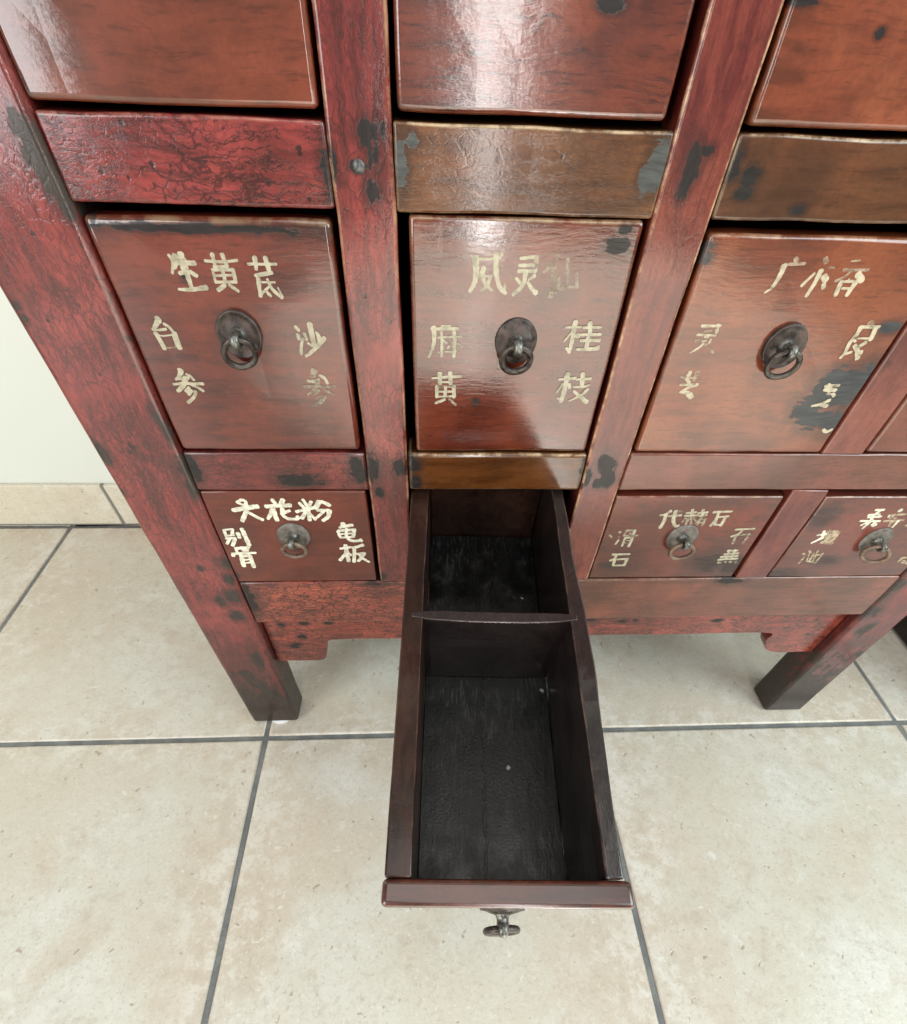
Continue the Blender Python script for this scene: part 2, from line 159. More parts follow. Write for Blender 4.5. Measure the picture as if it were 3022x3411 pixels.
def lacquer(name, dark, mid, light, axis='x', seed=0.0, crack=0.0, pits=0.0, spots=(), rough=0.34, up=0.75,
            coat=0.6, edge=(0.30, 0.17, 0.09), edge_amt=0.7, wear=(0.011, 0.010, 0.0095), obj=False,
            grain=1.0, wearnoise=0.0, low_wear=None, bump=0.07, coat_rough=0.12, und=0.5):
    """old red lacquer on wood: grain, blotches, cracks, chips worn through to the dark ground"""
    dark, mid, light = [(c[0] * 0.84, c[1] * 0.80, c[2] * 0.70) for c in (dark, mid, light)]
    g = G(name)
    P0 = g.objc() if obj else g.pos()
    P = g.vec('ADD', P0, (seed * 1.37, seed * 2.11, seed * 0.73))
    along = {'x': (1, 9, 9), 'y': (9, 1, 9), 'z': (9, 9, 1)}[axis]
    warp = g.vec('SCALE', g.vec('SUBTRACT', g.noise(P, 14, 3, col=True), (0.5, 0.5, 0.5)))
    warp.node.inputs['Scale'].default_value = 0.012
    Pw = g.vec('ADD', P, warp)
    Pg = g.vec('MULTIPLY', Pw, along)
    gr = g.noise(Pg, 17, 7, 0.62)
    gr2 = g.noise(Pg, 60, 4, 0.6)
    bl = g.noise(Pw, 16, 5, 0.6)
    bl2 = g.noise(g.vec('MULTIPLY', Pw, tuple(0.4 + 0.25 * a / 3 for a in along)), 34, 4, 0.6)
    c = g.mix(g.ss(gr, 0.36, 0.62), dark, mid)
    c = g.mix(g.ss(bl, 0.42, 0.68), c, light)
    c = g.mix(g.ss(bl2, 0.52, 0.72, 0, 0.75), c, dark)
    c = g.mix(g.ss(g.noise(g.vec('ADD', Pw, (4, 1, 6)), 9, 4, 0.6), 0.50, 0.72, 0, 0.6), c, tuple(v * 0.62 for v in dark))
    c = g.mix(g.ss(gr2, 0.52, 0.70, 0, 0.45 * grain), c, tuple(v * 0.45 for v in dark))
    fine = g.noise(P, 420, 3, 0.6)
    c = g.mix(g.ss(fine, 0.3, 0.75, 0.0, 0.22), c, tuple(v * 0.5 for v in dark))
    h = g.math('MULTIPLY', gr2, 0.5 * grain)
    h = g.math('ADD', h, g.math('MULTIPLY', fine, 0.2))
    # the big lacquer undulation
    h = g.math('ADD', h, g.math('MULTIPLY', bl2, und))
    if crack > 0:
        a1 = {'x': (0.4, 1, 1.15), 'z': (1.15, 1, 0.4), 'y': (1.15, 0.4, 1)}[axis]
        w2 = g.vec('SCALE', g.vec('SUBTRACT', g.noise(P, 90, 3, col=True), (0.5, 0.5, 0.5)))
        w2.node.inputs['Scale'].default_value = 0.010
        Pc = g.vec('MULTIPLY', g.vec('ADD', P, w2), a1)
        d1 = g.vor(Pc, 185, 'DISTANCE_TO_EDGE')
        d2 = g.vor(g.vec('ADD', Pc, (3.3, 1.2, 0.4)), 390, 'DISTANCE_TO_EDGE')
        m1 = g.ss(g.noise(P, 26, 3), 0.36, 0.56)
        m2 = g.ss(g.noise(g.vec('ADD', P, (7, 3, 1)), 32, 3), 0.44, 0.62)
        l1 = g.math('MULTIPLY', g.ss(d1, 0.010, 0.10, 0.85, 0), m1)
        l2 = g.math('MULTIPLY', g.ss(d2, 0.01, 0.12, 0.8, 0), m2)
        # long grain cracks
        g3 = g.noise(g.vec('MULTIPLY', g.vec('ADD', Pw, w2), along), 24, 5, 0.7)
        l3 = g.math('MULTIPLY', g.ss(g.math('ABSOLUTE', g.math('SUBTRACT', g3, 0.5)), 0.006, 0.040, 1, 0),
                    g.ss(g.noise(g.vec('ADD', P, (2, 9, 4)), 22, 2), 0.34, 0.56))
        ln = g.math('MAXIMUM', g.math('MAXIMUM', l1, g.math('MULTIPLY', l2, 0.75)), l3)
        c = g.mix(g.math('MULTIPLY', ln, crack), c, tuple(v * 0.10 for v in dark))
        h = g.math('SUBTRACT', h, g.math('MULTIPLY', ln, 0.7 * crack))
    if pits > 0:
        x = g.n('ShaderNodeTexVoronoi', feature='F1')
        g.put(x.inputs['Vector'], Pw); x.inputs['Scale'].default_value = 150
        sc = g.n('ShaderNodeSeparateColor'); g.put(sc.inputs[0], x.outputs['Color'])
        pick = g.ss(sc.outputs[0], 1 - 0.25 * pits - 0.05, 1 - 0.25 * pits)
        dot = g.math('MULTIPLY', g.ss(x.outputs['Distance'], 0.12, 0.24, 1, 0), pick)
        c = g.mix(g.math('MULTIPLY', dot, 0.85), c, tuple(v * 0.12 for v in dark))
        h = g.math('SUBTRACT', h, g.math('MULTIPLY', dot, 0.7))
    wm = None
    nz = g.math('ADD', g.math('MULTIPLY', g.math('SUBTRACT', g.noise(P, 70, 9, 0.78), 0.5), 3.2),
                g.math('MULTIPLY', g.math('SUBTRACT', g.noise(Pg, 24, 6, 0.7), 0.5), 2.4))
    for (x, z, rx, rz) in spots:
        d = g.vec('LENGTH', g.vec('MULTIPLY', g.vec('SUBTRACT', P0, (x, 0, z)), (1 / rx, 0, 1 / rz)))
        wm = d if wm is None else g.math('MINIMUM', wm, d)
    if low_wear:
        sz = g.n('ShaderNodeSeparateXYZ'); g.put(sz.inputs[0], P0)
        d = g.math('MULTIPLY', sz.outputs[2], 1.0 / low_wear)
        wm = d if wm is None else g.math('MINIMUM', wm, d)
    if wearnoise > 0:
        d = g.ss(g.noise(g.vec('ADD', P, (5, 5, 5)), 30, 5, 0.62), 0.60 - 0.12 * wearnoise, 0.80, 2.2, 0.4)
        wm = d if wm is None else g.math('MINIMUM', wm, d)
    ro = g.math('ADD', rough, g.math('MULTIPLY', g.math('SUBTRACT', gr, 0.5), 0.22))
    cw = coat
    if wm is not None:
        wv = g.math('MULTIPLY', g.ss(g.math('ADD', wm, nz), 0.95, 1.04, 1, 0), g.ss(wm, 1.5, 2.3, 1, 0))
        wc = g.mix(g.ss(gr2, 0.35, 0.7), wear, tuple(v * 1.7 for v in wear))
        rim = g.math('MULTIPLY', g.ss(g.math('ADD', g.math('MULTIPLY', wm, 0.8), nz), 1.0, 1.9, 1, 0), g.ss(wm, 1.2, 2.6, 0.62, 0))
        c = g.mix(rim, c, tuple(v * 0.35 for v in dark))
        c = g.mix(g.math('MULTIPLY', wv, 0.94), c, wc)
        ro = g.mixf(wv, ro, 0.34)
        cw = g.mixf(wv, coat, 0.18)
        h = g.math('SUBTRACT', h, g.math('MULTIPLY', wv, 0.8))
    at = g.n('ShaderNodeAttribute', attribute_name='edge')
    e = g.math('MULTIPLY', at.outputs['Fac'], g.ss(g.noise(g.vec('MULTIPLY', P, (1, 1, 1)), 70, 6, 0.7), 0.40, 0.66, 0.05, 1.0))
    nz_ = g.n('ShaderNodeSeparateXYZ'); g.put(nz_.inputs[0], g.n('ShaderNodeNewGeometry').outputs['Normal'])
    e = g.math('MULTIPLY', e, g.ss(nz_.outputs[2], 0.05, 0.6, 1.0 - up, 1.0))  # pale edge wear, strengthened on upward faces to paint their catch of light
    c = g.mix(g.math('MULTIPLY', e, edge_amt), c, edge)
    g.put(g.b.inputs['Base Color'], c)
    g.put(g.b.inputs['Roughness'], ro)
    g.put(g.b.inputs['Coat Weight'], cw)
    g.b.inputs['Coat Roughness'].default_value = coat_rough
    g.b.inputs['Coat IOR'].default_value = 1.78
    g.b.inputs['Specular IOR Level'].default_value = 0.22
    n = g.bump(h, bump, 0.0012)
    g.put(g.b.inputs['Coat Normal'], n)
    return g.mat

def ink_mat(name, col, fade):
    if 'cream' not in name: col = tuple(v * 0.86 for v in col)
    g = G(name)
    P = g.pos()
    a = g.noise(P, 190, 4, 0.6)
    b = g.noise(g.vec('MULTIPLY', P, (0.4, 1, 1.6)), 420, 3, 0.6)
    c = g.mix(g.ss(a, 0.40, 0.66), col, tuple(v * 0.62 for v in col))
    c = g.mix(g.ss(b, 0.55, 0.75, 0, 0.6), c, (0.16, 0.09, 0.05))
    g.put(g.b.inputs['Base Color'], c)
    g.b.inputs['Roughness'].default_value = 0.45
    g.b.inputs['Specular IOR Level'].default_value = 0.3
    k = g.math('ADD', g.math('MULTIPLY', a, 0.7), g.math('MULTIPLY', b, 0.6))
    if fade > 0.5: g.put(g.b.inputs['Alpha'], g.ss(k, 0.45, 0.90, 0.90 - 0.22 * fade, 0.26))
    else: g.put(g.b.inputs['Alpha'], g.ss(k, 0.90 - 0.48 * fade, 1.06 - 0.42 * fade, 1.0, 0.12))
    return g.mat

def iron(name, col=(0.055, 0.048, 0.042), light=(0.13, 0.11, 0.09), metal=0.55, rough=0.42):
    g = G(name)
    P = g.pos()
    a = g.noise(P, 160, 5, 0.65)
    b = g.noise(P, 700, 3, 0.6)
    c = g.mix(g.ss(a, 0.38, 0.66), col, light)
    c = g.mix(g.ss(b, 0.52, 0.7, 0, 0.6), c, (0.10, 0.05, 0.028))
    g.put(g.b.inputs['Base Color'], c)
    g.b.inputs['Metallic'].default_value = metal
    g.put(g.b.inputs['Roughness'], g.ss(a, 0.3, 0.7, rough - 0.12, rough + 0.16))
    g.bump(g.math('ADD', a, g.math('MULTIPLY', b, 0.5)), 0.35, 0.0006)
    return g.mat

# ------------------------------------------------------------------ mesh helpers
def link(name, me, mats, parent=None):
    o = bpy.data.objects.new(name, me)
    for mt in (mats if isinstance(mats, (list, tuple)) else [mats]): me.materials.append(mt)
    C.objects.link(o)
    if parent is not None: o.parent = parent
    return o

def rbox_bm(x0, x1, y0, y1, z0, z1, r=0.002, seg=3, wob=0.0, step=0.02, seed=0.0):
    bm = bmesh.new()
    bmesh.ops.create_cube(bm, size=1.0)
    for v in bm.verts:
        v.co = Vector(((x0 + x1) / 2 + v.co.x * (x1 - x0), (y0 + y1) / 2 + v.co.y * (y1 - y0), (z0 + z1) / 2 + v.co.z * (z1 - z0)))
    el = bm.verts.layers.float.new('edge')
    bmesh.ops.bevel(bm, geom=bm.edges[:], offset=r, segments=seg, profile=0.5, affect='EDGES')
    big = sorted(bm.faces, key=lambda f: -f.calc_area())[:6]
    bigv = {v for f in big for v in f.verts}
    for f in bm.faces: f.smooth = f not in set(big)
    for v in bm.verts: v[el] = 0.0 if v in bigv else 1.0
    if wob > 0:
        dims = [x1 - x0, y1 - y0, z1 - z0]
        for ax in range(3):
            if dims[ax] < 0.05: continue
            lo = [x0, y0, z0][ax]
            k = max(2, int(dims[ax] / step))
            for i in range(1, k):
                co = [0, 0, 0]; co[ax] = lo + dims[ax] * i / k
                no = [0, 0, 0]; no[ax] = 1
                bmesh.ops.bisect_plane(bm, geom=bm.verts[:] + bm.edges[:] + bm.faces[:], plane_co=co, plane_no=no, dist=1e-6)
        for v in bm.verts:
            q = v.co * 33 + Vector((seed * 3.1, seed * 1.7, seed))
            v.co += Vector((noise.noise(q), 0.35 * noise.noise(q + Vector((9, 2, 4))), noise.noise(q + Vector((3, 8, 1))))) * wob
    return bm

def fin(bm, name, mats, parent=None, off=None):
    if off is not None: bmesh.ops.translate(bm, verts=bm.verts, vec=off)
    bmesh.ops.recalc_face_normals(bm, faces=bm.faces)
    me = bpy.data.meshes.new(name)
    bm.to_mesh(me); bm.free()
    return link(name, me, mats, parent)

def part(name, mat, parent, x0, x1, y0, y1, z0, z1, r=0.002, wob=0.0004, seed=0.0, base=(0, 0, 0), seg=3):
    b = Vector(base)
    bm = rbox_bm(x0, x1, y0, y1, z0, z1, r, seg, wob, 0.022, seed)
    return fin(bm, name, mat, parent, -b)

def prism_bm(pts, y0, y1, r=0.0):
    bm = bmesh.new()
    bm.verts.layers.float.new('edge')
    f = [bm.verts.new((x, y0, z)) for x, z in pts]
    k = [bm.verts.new((x, y1, z)) for x, z in pts]
    bm.faces.new(f); bm.faces.new(k[::-1])
    n = len(pts)
    for i in range(n):
        bm.faces.new((f[i], k[i], k[(i + 1) % n], f[(i + 1) % n]))
    if r > 0:
        front = [e for e in bm.edges if abs(e.verts[0].co.y - y0) < 1e-6 and abs(e.verts[1].co.y - y0) < 1e-6]
        bmesh.ops.bevel(bm, geom=front, offset=r, segments=3, profile=0.5, affect='EDGES')
    return bm

def lathe_bm(prof, n=40, axis='y', wob=0.0):
    """prof = [(radius, position along the axis)], turned about -y"""
    bm = bmesh.new()
    rings = []
    for r, a in prof:
        if r < 1e-6:
            rings.append([bm.verts.new((0, a, 0))])
        else:
            rings.append([bm.verts.new(((r + wob * noise.noise(Vector((math.cos(t) * 2, math.sin(t) * 2, a * 90)))) * math.cos(t), a,
                          (r + wob * noise.noise(Vector((math.cos(t) * 2, math.sin(t) * 2, a * 90 + 4)))) * math.sin(t)))
                          for t in [2 * math.pi * i / n for i in range(n)]])
    for A, B in zip(rings[:-1], rings[1:]):
        if len(A) == 1 and len(B) == 1: continue
        for i in range(n):
            j = (i + 1) % n
            if len(A) == 1: bm.faces.new((A[0], B[i], B[j]))
            elif len(B) == 1: bm.faces.new((A[i], A[j], B[0]))
            else: bm.faces.new((A[i], A[j], B[j], B[i]))
    for f in bm.faces: f.smooth = True
    return bm

def torus_bm(R0, r0, n=40, k=12, flat=1.0, wob=0.0, plane='xz', gap=0.0):
    bm = bmesh.new()
    rings = []
    span = 2 * math.pi - gap
    cnt = n if gap == 0 else n + 1
    for i in range(cnt):
        t = math.pi / 2 + gap / 2 + span * i / n
        w = 1 + wob * noise.noise(Vector((math.cos(t) * 1.5, math.sin(t) * 1.5, R0 * 900)))
        rr = r0 * (1 + 1.2 * wob * noise.noise(Vector((math.cos(t) * 3, math.sin(t) * 3, 3))))
        ring = []
        for j in range(k):
            u = 2 * math.pi * j / k
            a = R0 * w + rr * math.cos(u); b = rr * flat * math.sin(u)
            co = (a * math.cos(t), b, a * math.sin(t)) if plane == 'xz' else (b, a * math.cos(t), a * math.sin(t))
            ring.append(bm.verts.new(co))
        rings.append(ring)
    lim = n
    for i in range(lim):
        A = rings[i]; B = rings[(i + 1) % cnt]
        for j in range(k):
            bm.faces.new((A[j], A[(j + 1) % k], B[(j + 1) % k], B[j]))
    if gap:
        bm.faces.new(rings[0]); bm.faces.new(rings[-1][::-1])
    for f in bm.faces: f.smooth = True
    return bm

def join(bm, other, mat=None):
    me = bpy.data.meshes.new('tmp')
    if mat is not None: bmesh.ops.transform(other, matrix=mat, verts=other.verts)
    other.to_mesh(me); other.free()
    bm.from_mesh(me)
    bpy.data.meshes.remove(me)
    return bm

# ------------------------------------------------------------------ floor: porcelain tiles laid on grout
TX, TY, TT = -0.2410, -0.0226, 0.45
GW = 0.0066

def tile_material(name, origin=(TX, TY), A=(0.590, 0.535, 0.430), B=(0.64, 0.605, 0.52), PINK=(0.580, 0.490, 0.385), PALE=(0.620, 0.585, 0.505), CRUST=(0.735, 0.70, 0.625)):
    g = G(name)
    P = g.pos()
    q = g.vec('SCALE', g.vec('SUBTRACT', P, (origin[0], origin[1], 0)))
    q.node.inputs['Scale'].default_value = 1.0 / TT
    fl = g.vec('FLOOR', g.vec('ADD', q, (0, 0, 0.5)))
    wn = g.n('ShaderNodeTexWhiteNoise', noise_dimensions='3D')
    g.put(wn.inputs['Vector'], fl)
    off = g.vec('SCALE', wn.outputs['Color']); off.node.inputs['Scale'].default_value = 40.0
    Q = g.vec('ADD', P, off)
    n1 = g.noise(Q, 3.6, 6, 0.62, 0.7)
    n2 = g.noise(g.vec('ADD', Q, (4, 7, 2)), 5.5, 6, 0.66, 0.5)
    n3 = g.noise(Q, 46, 6, 0.7)
    n4 = g.noise(Q, 260, 4, 0.65)
    n5 = g.noise(g.vec('ADD', Q, (1, 2, 8)), 11, 5, 0.6, 0.4)
    c = g.mix(g.ss(n1, 0.36, 0.64), A, B)
    c = g.mix(g.ss(n2, 0.48, 0.66, 0, 0.7), c, PINK)
    c = g.mix(g.ss(n5, 0.54, 0.68, 0, 0.75), c, PALE)
    fr = g.vec('SUBTRACT', q, g.vec('FLOOR', q))
    fs = g.n('ShaderNodeSeparateXYZ'); g.put(fs.inputs[0], fr)
    ex = g.math('MINIMUM', fs.outputs[0], g.math('SUBTRACT', 1.0, fs.outputs[0]))
    ey = g.math('MINIMUM', fs.outputs[1], g.math('SUBTRACT', 1.0, fs.outputs[1]))
    ed = g.math('ADD', g.math('MINIMUM', ex, g.math('MULTIPLY', ey, 1.6)), g.math('MULTIPLY', g.math('SUBTRACT', n5, 0.5), 0.55))
    crust = g.math('MULTIPLY', g.ss(n3, 0.44, 0.60), g.math('MAXIMUM', g.ss(n5, 0.50, 0.66, 0, 0.8), g.ss(ed, 0.03, 0.15, 1, 0)))
    c = g.mix(g.math('MULTIPLY', g.ss(ed, 0.06, 0.30, 1, 0), g.ss(n2, 0.36, 0.56, 0.1, 0.85)), c, PINK)
    c = g.mix(g.math('MULTIPLY', crust, 0.50), c, CRUST)
    c = g.mix(g.math('MULTIPLY', g.ss(n3, 0.56, 0.66), g.ss(g.noise(g.vec('ADD', Q, (6, 1, 3)), 9, 4, 0.6), 0.46, 0.60, 0, 0.40)), c, CRUST)
    c = g.mix(g.math('MULTIPLY', g.ss(n3, 0.34, 0.46, 1, 0), 0.45), c, tuple(v * 0.86 for v in PINK))
    c = g.mix(g.ss(n4, 0.50, 0.78, 0, 0.72), c, (0.43, 0.36, 0.27))
    c = g.mix(g.ss(g.noise(g.vec('ADD', Q, (3, 3, 3)), 240, 3, 0.6), 0.60, 0.74, 0, 0.6), c, (0.75, 0.72, 0.66))
    # little pits and pale flecks
    x = g.n('ShaderNodeTexVoronoi', feature='F1')
    g.put(x.inputs['Vector'], g.vec('ADD', Q, g.vec('MULTIPLY', g.noise(Q, 90, 2, col=True), (0.02, 0.02, 0.02))))
    x.inputs['Scale'].default_value = 85
    sc = g.n('ShaderNodeSeparateColor'); g.put(sc.inputs[0], x.outputs['Color'])
    pit = g.math('MULTIPLY', g.ss(x.outputs['Distance'], 0.10, 0.24, 1, 0), g.ss(sc.outputs[0], 0.80, 0.86))
    c = g.mix(g.math('MULTIPLY', pit, 0.6), c, (0.30, 0.20, 0.14))
    x2 = g.n('ShaderNodeTexVoronoi', feature='F1')
    g.put(x2.inputs['Vector'], g.vec('MULTIPLY', g.vec('ADD', Q, g.vec('MULTIPLY', g.noise(Q, 60, 2, col=True), (0.03, 0.03, 0.0))), (1.0, 1.7, 1)))
    x2.inputs['Scale'].default_value = 40
    sc2 = g.n('ShaderNodeSeparateColor'); g.put(sc2.inputs[0], x2.outputs['Color'])
    fle = g.math('MULTIPLY', g.ss(x2.outputs['Distance'], 0.09, 0.2, 1, 0), g.ss(sc2.outputs[1], 0.80, 0.86))
    c = g.mix(g.math('MULTIPLY', fle, 0.7), c, (0.72, 0.69, 0.61))
    g.put(g.b.inputs['Base Color'], c)
    g.put(g.b.inputs['Roughness'], g.ss(n3, 0.3, 0.7, 0.17, 0.36))
    hh = g.math('ADD', g.math('MULTIPLY', n3, 0.9), g.math('MULTIPLY', n4, 0.25))
    hh = g.math('SUBTRACT', hh, g.math('MULTIPLY', pit, 0.5))
    g.bump(hh, 0.40, 0.0012)
    return g.mat

def grout_material():
    g = G('grey_grout')
    P = g.pos()
    a = g.noise(P, 40, 4); b = g.noise(P, 500, 3)
    c = g.mix(g.ss(a, 0.35, 0.7), (0.15, 0.155, 0.15), (0.235, 0.235, 0.22))
    c = g.mix(g.ss(b, 0.4, 0.7, 0, 0.4), c, (0.09, 0.09, 0.085))
    g.put(g.b.inputs['Base Color'], c)
    g.b.inputs['Roughness'].default_value = 0.8
    g.bump(b, 0.4, 0.001)
    return g.mat

M_tile = tile_material('beige_porcelain_tile')
M_grout = grout_material()

def build_floor():
    bm = bmesh.new()
    # grout bed
    lo = -4.0; hi = 4.0; yw = 0.4395
    vs = [bm.verts.new(p) for p in ((lo, lo, -0.0022), (hi, lo, -0.0022), (hi, yw, -0.0022), (lo, yw, -0.0022))]
    f = bm.faces.new(vs); f.material_index = 1
    prof = [(GW / 2, -0.004), (GW / 2 + 0.0003, -0.0012), (GW / 2 + 0.0013, -0.0003), (GW / 2 + 0.0030, 0.0)]
    for i in range(-8, 8):
        for j in range(-8, 2):
            x0 = TX + i * TT; y0 = TY + j * TT; x1 = x0 + TT; y1 = min(y0 + TT, yw + GW / 2)
            rings = []
            for k, (o, z) in enumerate(prof):
                ring = []
                per = []
                nseg = 12
                for a, b in (((x0, y0), (x1, y0)), ((x1, y0), (x1, y1)), ((x1, y1), (x0, y1)), ((x0, y1), (x0, y0))):
                    for s in range(nseg):
                        per.append((a[0] + (b[0] - a[0]) * s / nseg, a[1] + (b[1] - a[1]) * s / nseg))
                cx, cy = (x0 + x1) / 2, (y0 + y1) / 2
                for (px, py) in per:
                    w = 0.00055 * noise.noise(Vector((px * 60, py * 60, k + i * 3.1 + j * 7.7))) * (1.0 if k < 3 else 0.3)
                    oo = o + w
                    sx = 1 if px < cx else -1; sy = 1 if py < cy else -1
                    ax = abs(abs(px - cx) - (x1 - x0) / 2) < 1e-6; ay = abs(abs(py - cy) - (y1 - y0) / 2) < 1e-6
                    ring.append(bm.verts.new((px + (sx * oo if ax else 0), py + (sy * oo if ay else 0), z)))
                rings.append(ring)
            n = len(rings[0])
            for A, B in zip(rings[:-1], rings[1:]):
                for q in range(n):
                    ff = bm.faces.new((A[q], A[(q + 1) % n], B[(q + 1) % n], B[q])); ff.smooth = True
            bm.faces.new(rings[-1])
    bmesh.ops.recalc_face_normals(bm, faces=bm.faces)
    for f in bm.faces:
        if f.normal.z < -0.5: f.normal_flip()
    me = bpy.data.meshes.new('floor'); bm.to_mesh(me); bm.free()
    o = link('floor', me, [M_tile, M_grout])
    o['kind'] = 'structure'
    return o
build_floor()

# ------------------------------------------------------------------ wall and tiled skirting
def wall_material():
    g = G('white_wall_paint')
    P = g.pos()
    a = g.noise(P, 3, 3); b = g.noise(P, 240, 4, 0.6)
    g.put(g.b.inputs['Base Color'], g.mix(a, (0.74, 0.765, 0.68), (0.775, 0.80, 0.72)))
    g.b.inputs['Roughness'].default_value = 0.75
    g.bump(b, 0.12, 0.001)
    return g.mat
wall = part('wall', wall_material(), None, -4.0, 4.0, 0.4400, 0.56, -0.02, 2.7, r=0.004, wob=0)
wall['kind'] = 'structure'
M_skirt = tile_material('beige_skirting_tile', (-0.593 - 0.45, 0.2), (0.67, 0.61, 0.46), (0.72, 0.67, 0.53), (0.67, 0.60, 0.46), (0.76, 0.73, 0.60), (0.78, 0.75, 0.64))
SK = -0.593
for i, (a, b) in enumerate([(SK + 0.45 * k, SK + 0.45 * (k + 1)) for k in range(-6, 8)]):
    part('skirting_tile', M_skirt, wall, a + 0.0025, b - 0.0025, 0.4308, 0.4396, 0.0025, 0.0880, r=0.0022, wob=0.0003, seed=i)
g = G('skirting_grout'); g.b.inputs['Base Color'].default_value = (0.21, 0.205, 0.185, 1); g.b.inputs['Roughness'].default_value = 0.85
part('skirting_grout', g.mat, wall, -3.29, 3.0, 0.4325, 0.4394, -0.0015, 0.0872, r=0.0008, wob=0.0)

# ------------------------------------------------------------------ the medicine cabinet
BASE = Vector((0.132, 0.2, 0.0))
cab = bpy.data.objects.new('medicine_cabinet', None)
C.objects.link(cab)
cab.location = BASE
cab.empty_display_size = 0.1
cab['label'] = 'worn red lacquer apothecary cabinet with gold lettered drawers, one drawer pulled out over beige tiles'
cab['category'] = 'cabinet'

RED = dict(dark=(0.120, 0.017, 0.015), mid=(0.270, 0.034, 0.031), light=(0.345, 0.054, 0.048))
def lq(name, pal=RED, **kw):
    a = dict(pal); a.update(kw)
    return lacquer(name, **a)
BROWN = dict(dark=(0.095, 0.036, 0.014), mid=(0.165, 0.064, 0.022), light=(0.23, 0.105, 0.040))
DEEP = dict(dark=(0.075, 0.013, 0.007), mid=(0.150, 0.026, 0.011), light=(0.200, 0.038, 0.015))
ORNG = dict(dark=(0.115, 0.027, 0.011), mid=(0.210, 0.046, 0.018), light=(0.260, 0.068, 0.026))

def cp(name, mat, x0, x1, y0, y1, z0, z1, r=0.002, wob=0.0004, seed=0.0, seg=3):
    return part(name, mat, cab, x0, x1, y0, y1, z0, z1, r, wob, seed, BASE, seg)

TOP = 0.78
# four corner posts running down into the legs
SPOTS['left_post'] += [(-0.2050, 0.5780, 0.006, 0.007), (-0.2045, 0.5690, 0.0065, 0.008), (-0.2028, 0.5600, 0.005, 0.008), (-0.2015, 0.5520, 0.004, 0.006)]
SPOTS['D1'] += [(-0.132, 0.5448, 0.062, 0.0022), (-0.1545, 0.5225, 0.0024, 0.0024)]
m_lp = lq('lacquer_left_post', axis='z', seed=1, crack=0.62, pits=0.5, spots=SPOTS['left_post'], low_wear=0.105, wearnoise=0.15, edge=(0.05, 0.018, 0.014), rough=0.36, wear=(0.030, 0.024, 0.019))
cp('corner_post', m_lp, -0.2613, -0.1991, 0.0, 0.040, 0.0022, TOP, r=0.0050, wob=0.0007, seed=1, seg=4)
m_rp = lq('lacquer_right_post', axis='z', seed=2, crack=0.45, pits=0.3, spots=SPOTS['right_post'], low_wear=0.12, wearnoise=0.2, edge=(0.05, 0.018, 0.014), rough=0.36, wear=(0.030, 0.024, 0.019))
cp('corner_post', m_rp, 0.4692, 0.5249, 0.0, 0.040, 0.0006, TOP, r=0.0045, wob=0.0007, seed=2, seg=4)
m_bp = lq('lacquer_back_post', axis='z', seed=3, crack=0.5)
cp('corner_post', m_bp, -0.2613, -0.2100, 0.352, 0.392, 0.0006, TOP, r=0.004, seed=3)
cp('corner_post', m_bp, 0.4790, 0.5249, 0.352, 0.392, 0.0006, TOP, r=0.004, seed=4)
g = G('felt_pad'); g.b.inputs['Base Color'].default_value = (0.72, 0.72, 0.70, 1); g.b.inputs['Roughness'].default_value = 0.9
fp = lathe_bm([(0, 0), (0.0165, 0.0), (0.0172, 0.0005), (0.0172, 0.0018), (0.0, 0.0020)], 32)
bmesh.ops.rotate(fp, verts=fp.verts, cent=(0, 0, 0), matrix=Matrix.Rotation(R(90), 3, 'X'))
fin(fp, 'glide_pad', g.mat, cab, Vector((-0.2250, 0.0150, 0.0003)) - BASE)

# intermediate posts
m_pa = lq('lacquer_post_worn', axis='z', seed=5, crack=0.55, pits=0.25, spots=SPOTS['post_a'], wearnoise=0.05, edge=(0.46, 0.26, 0.14), edge_amt=0.8, up=0.2)
cp('stile', m_pa, -0.0631, -0.0314, 0.0, 0.026, 0.2749, TOP, r=0.0022, wob=0.0009, seed=5)
m_pb = lq('lacquer_post_plain', axis='z', seed=6, crack=0.32, spots=SPOTS['post_b'], edge=(0.62, 0.38, 0.22), edge_amt=1.0, up=0.0,
          mid=(0.215, 0.040, 0.027), light=(0.28, 0.066, 0.040))
cp('stile', m_pb, 0.1089, 0.1415, 0.0, 0.026, 0.2749, TOP, r=0.0020, wob=0.0009, seed=6)
m_pc = lq('lacquer_post_right', axis='z', seed=7, crack=0.15, wearnoise=0.05, edge=(0.28, 0.12, 0.075), mid=(0.20, 0.040, 0.028), light=(0.26, 0.070, 0.048))
cp('stile', m_pc, 0.2919, 0.3243, 0.0, 0.026, 0.2749, 0.3786, r=0.0016, seed=7)
cp('stile', m_pc, 0.2950, 0.3292, 0.0, 0.026, 0.4120, 0.5539, r=0.0016, seed=8)
cp('stile', m_pc, 0.2950, 0.3292, 0.0, 0.026, 0.5880, TOP, r=0.0016, seed=9)

nl = lathe_bm([(0, -0.0012), (0.0018, -0.0010), (0.0030, -0.0003), (0.0033, 0.0)], 18, wob=0.0005)
fin(nl, 'nail', iron('nail_iron', (0.05, 0.05, 0.05), (0.16, 0.16, 0.15), 0.7, 0.35), cab, Vector((-0.0491, 0.0002, 0.5714)) - BASE)
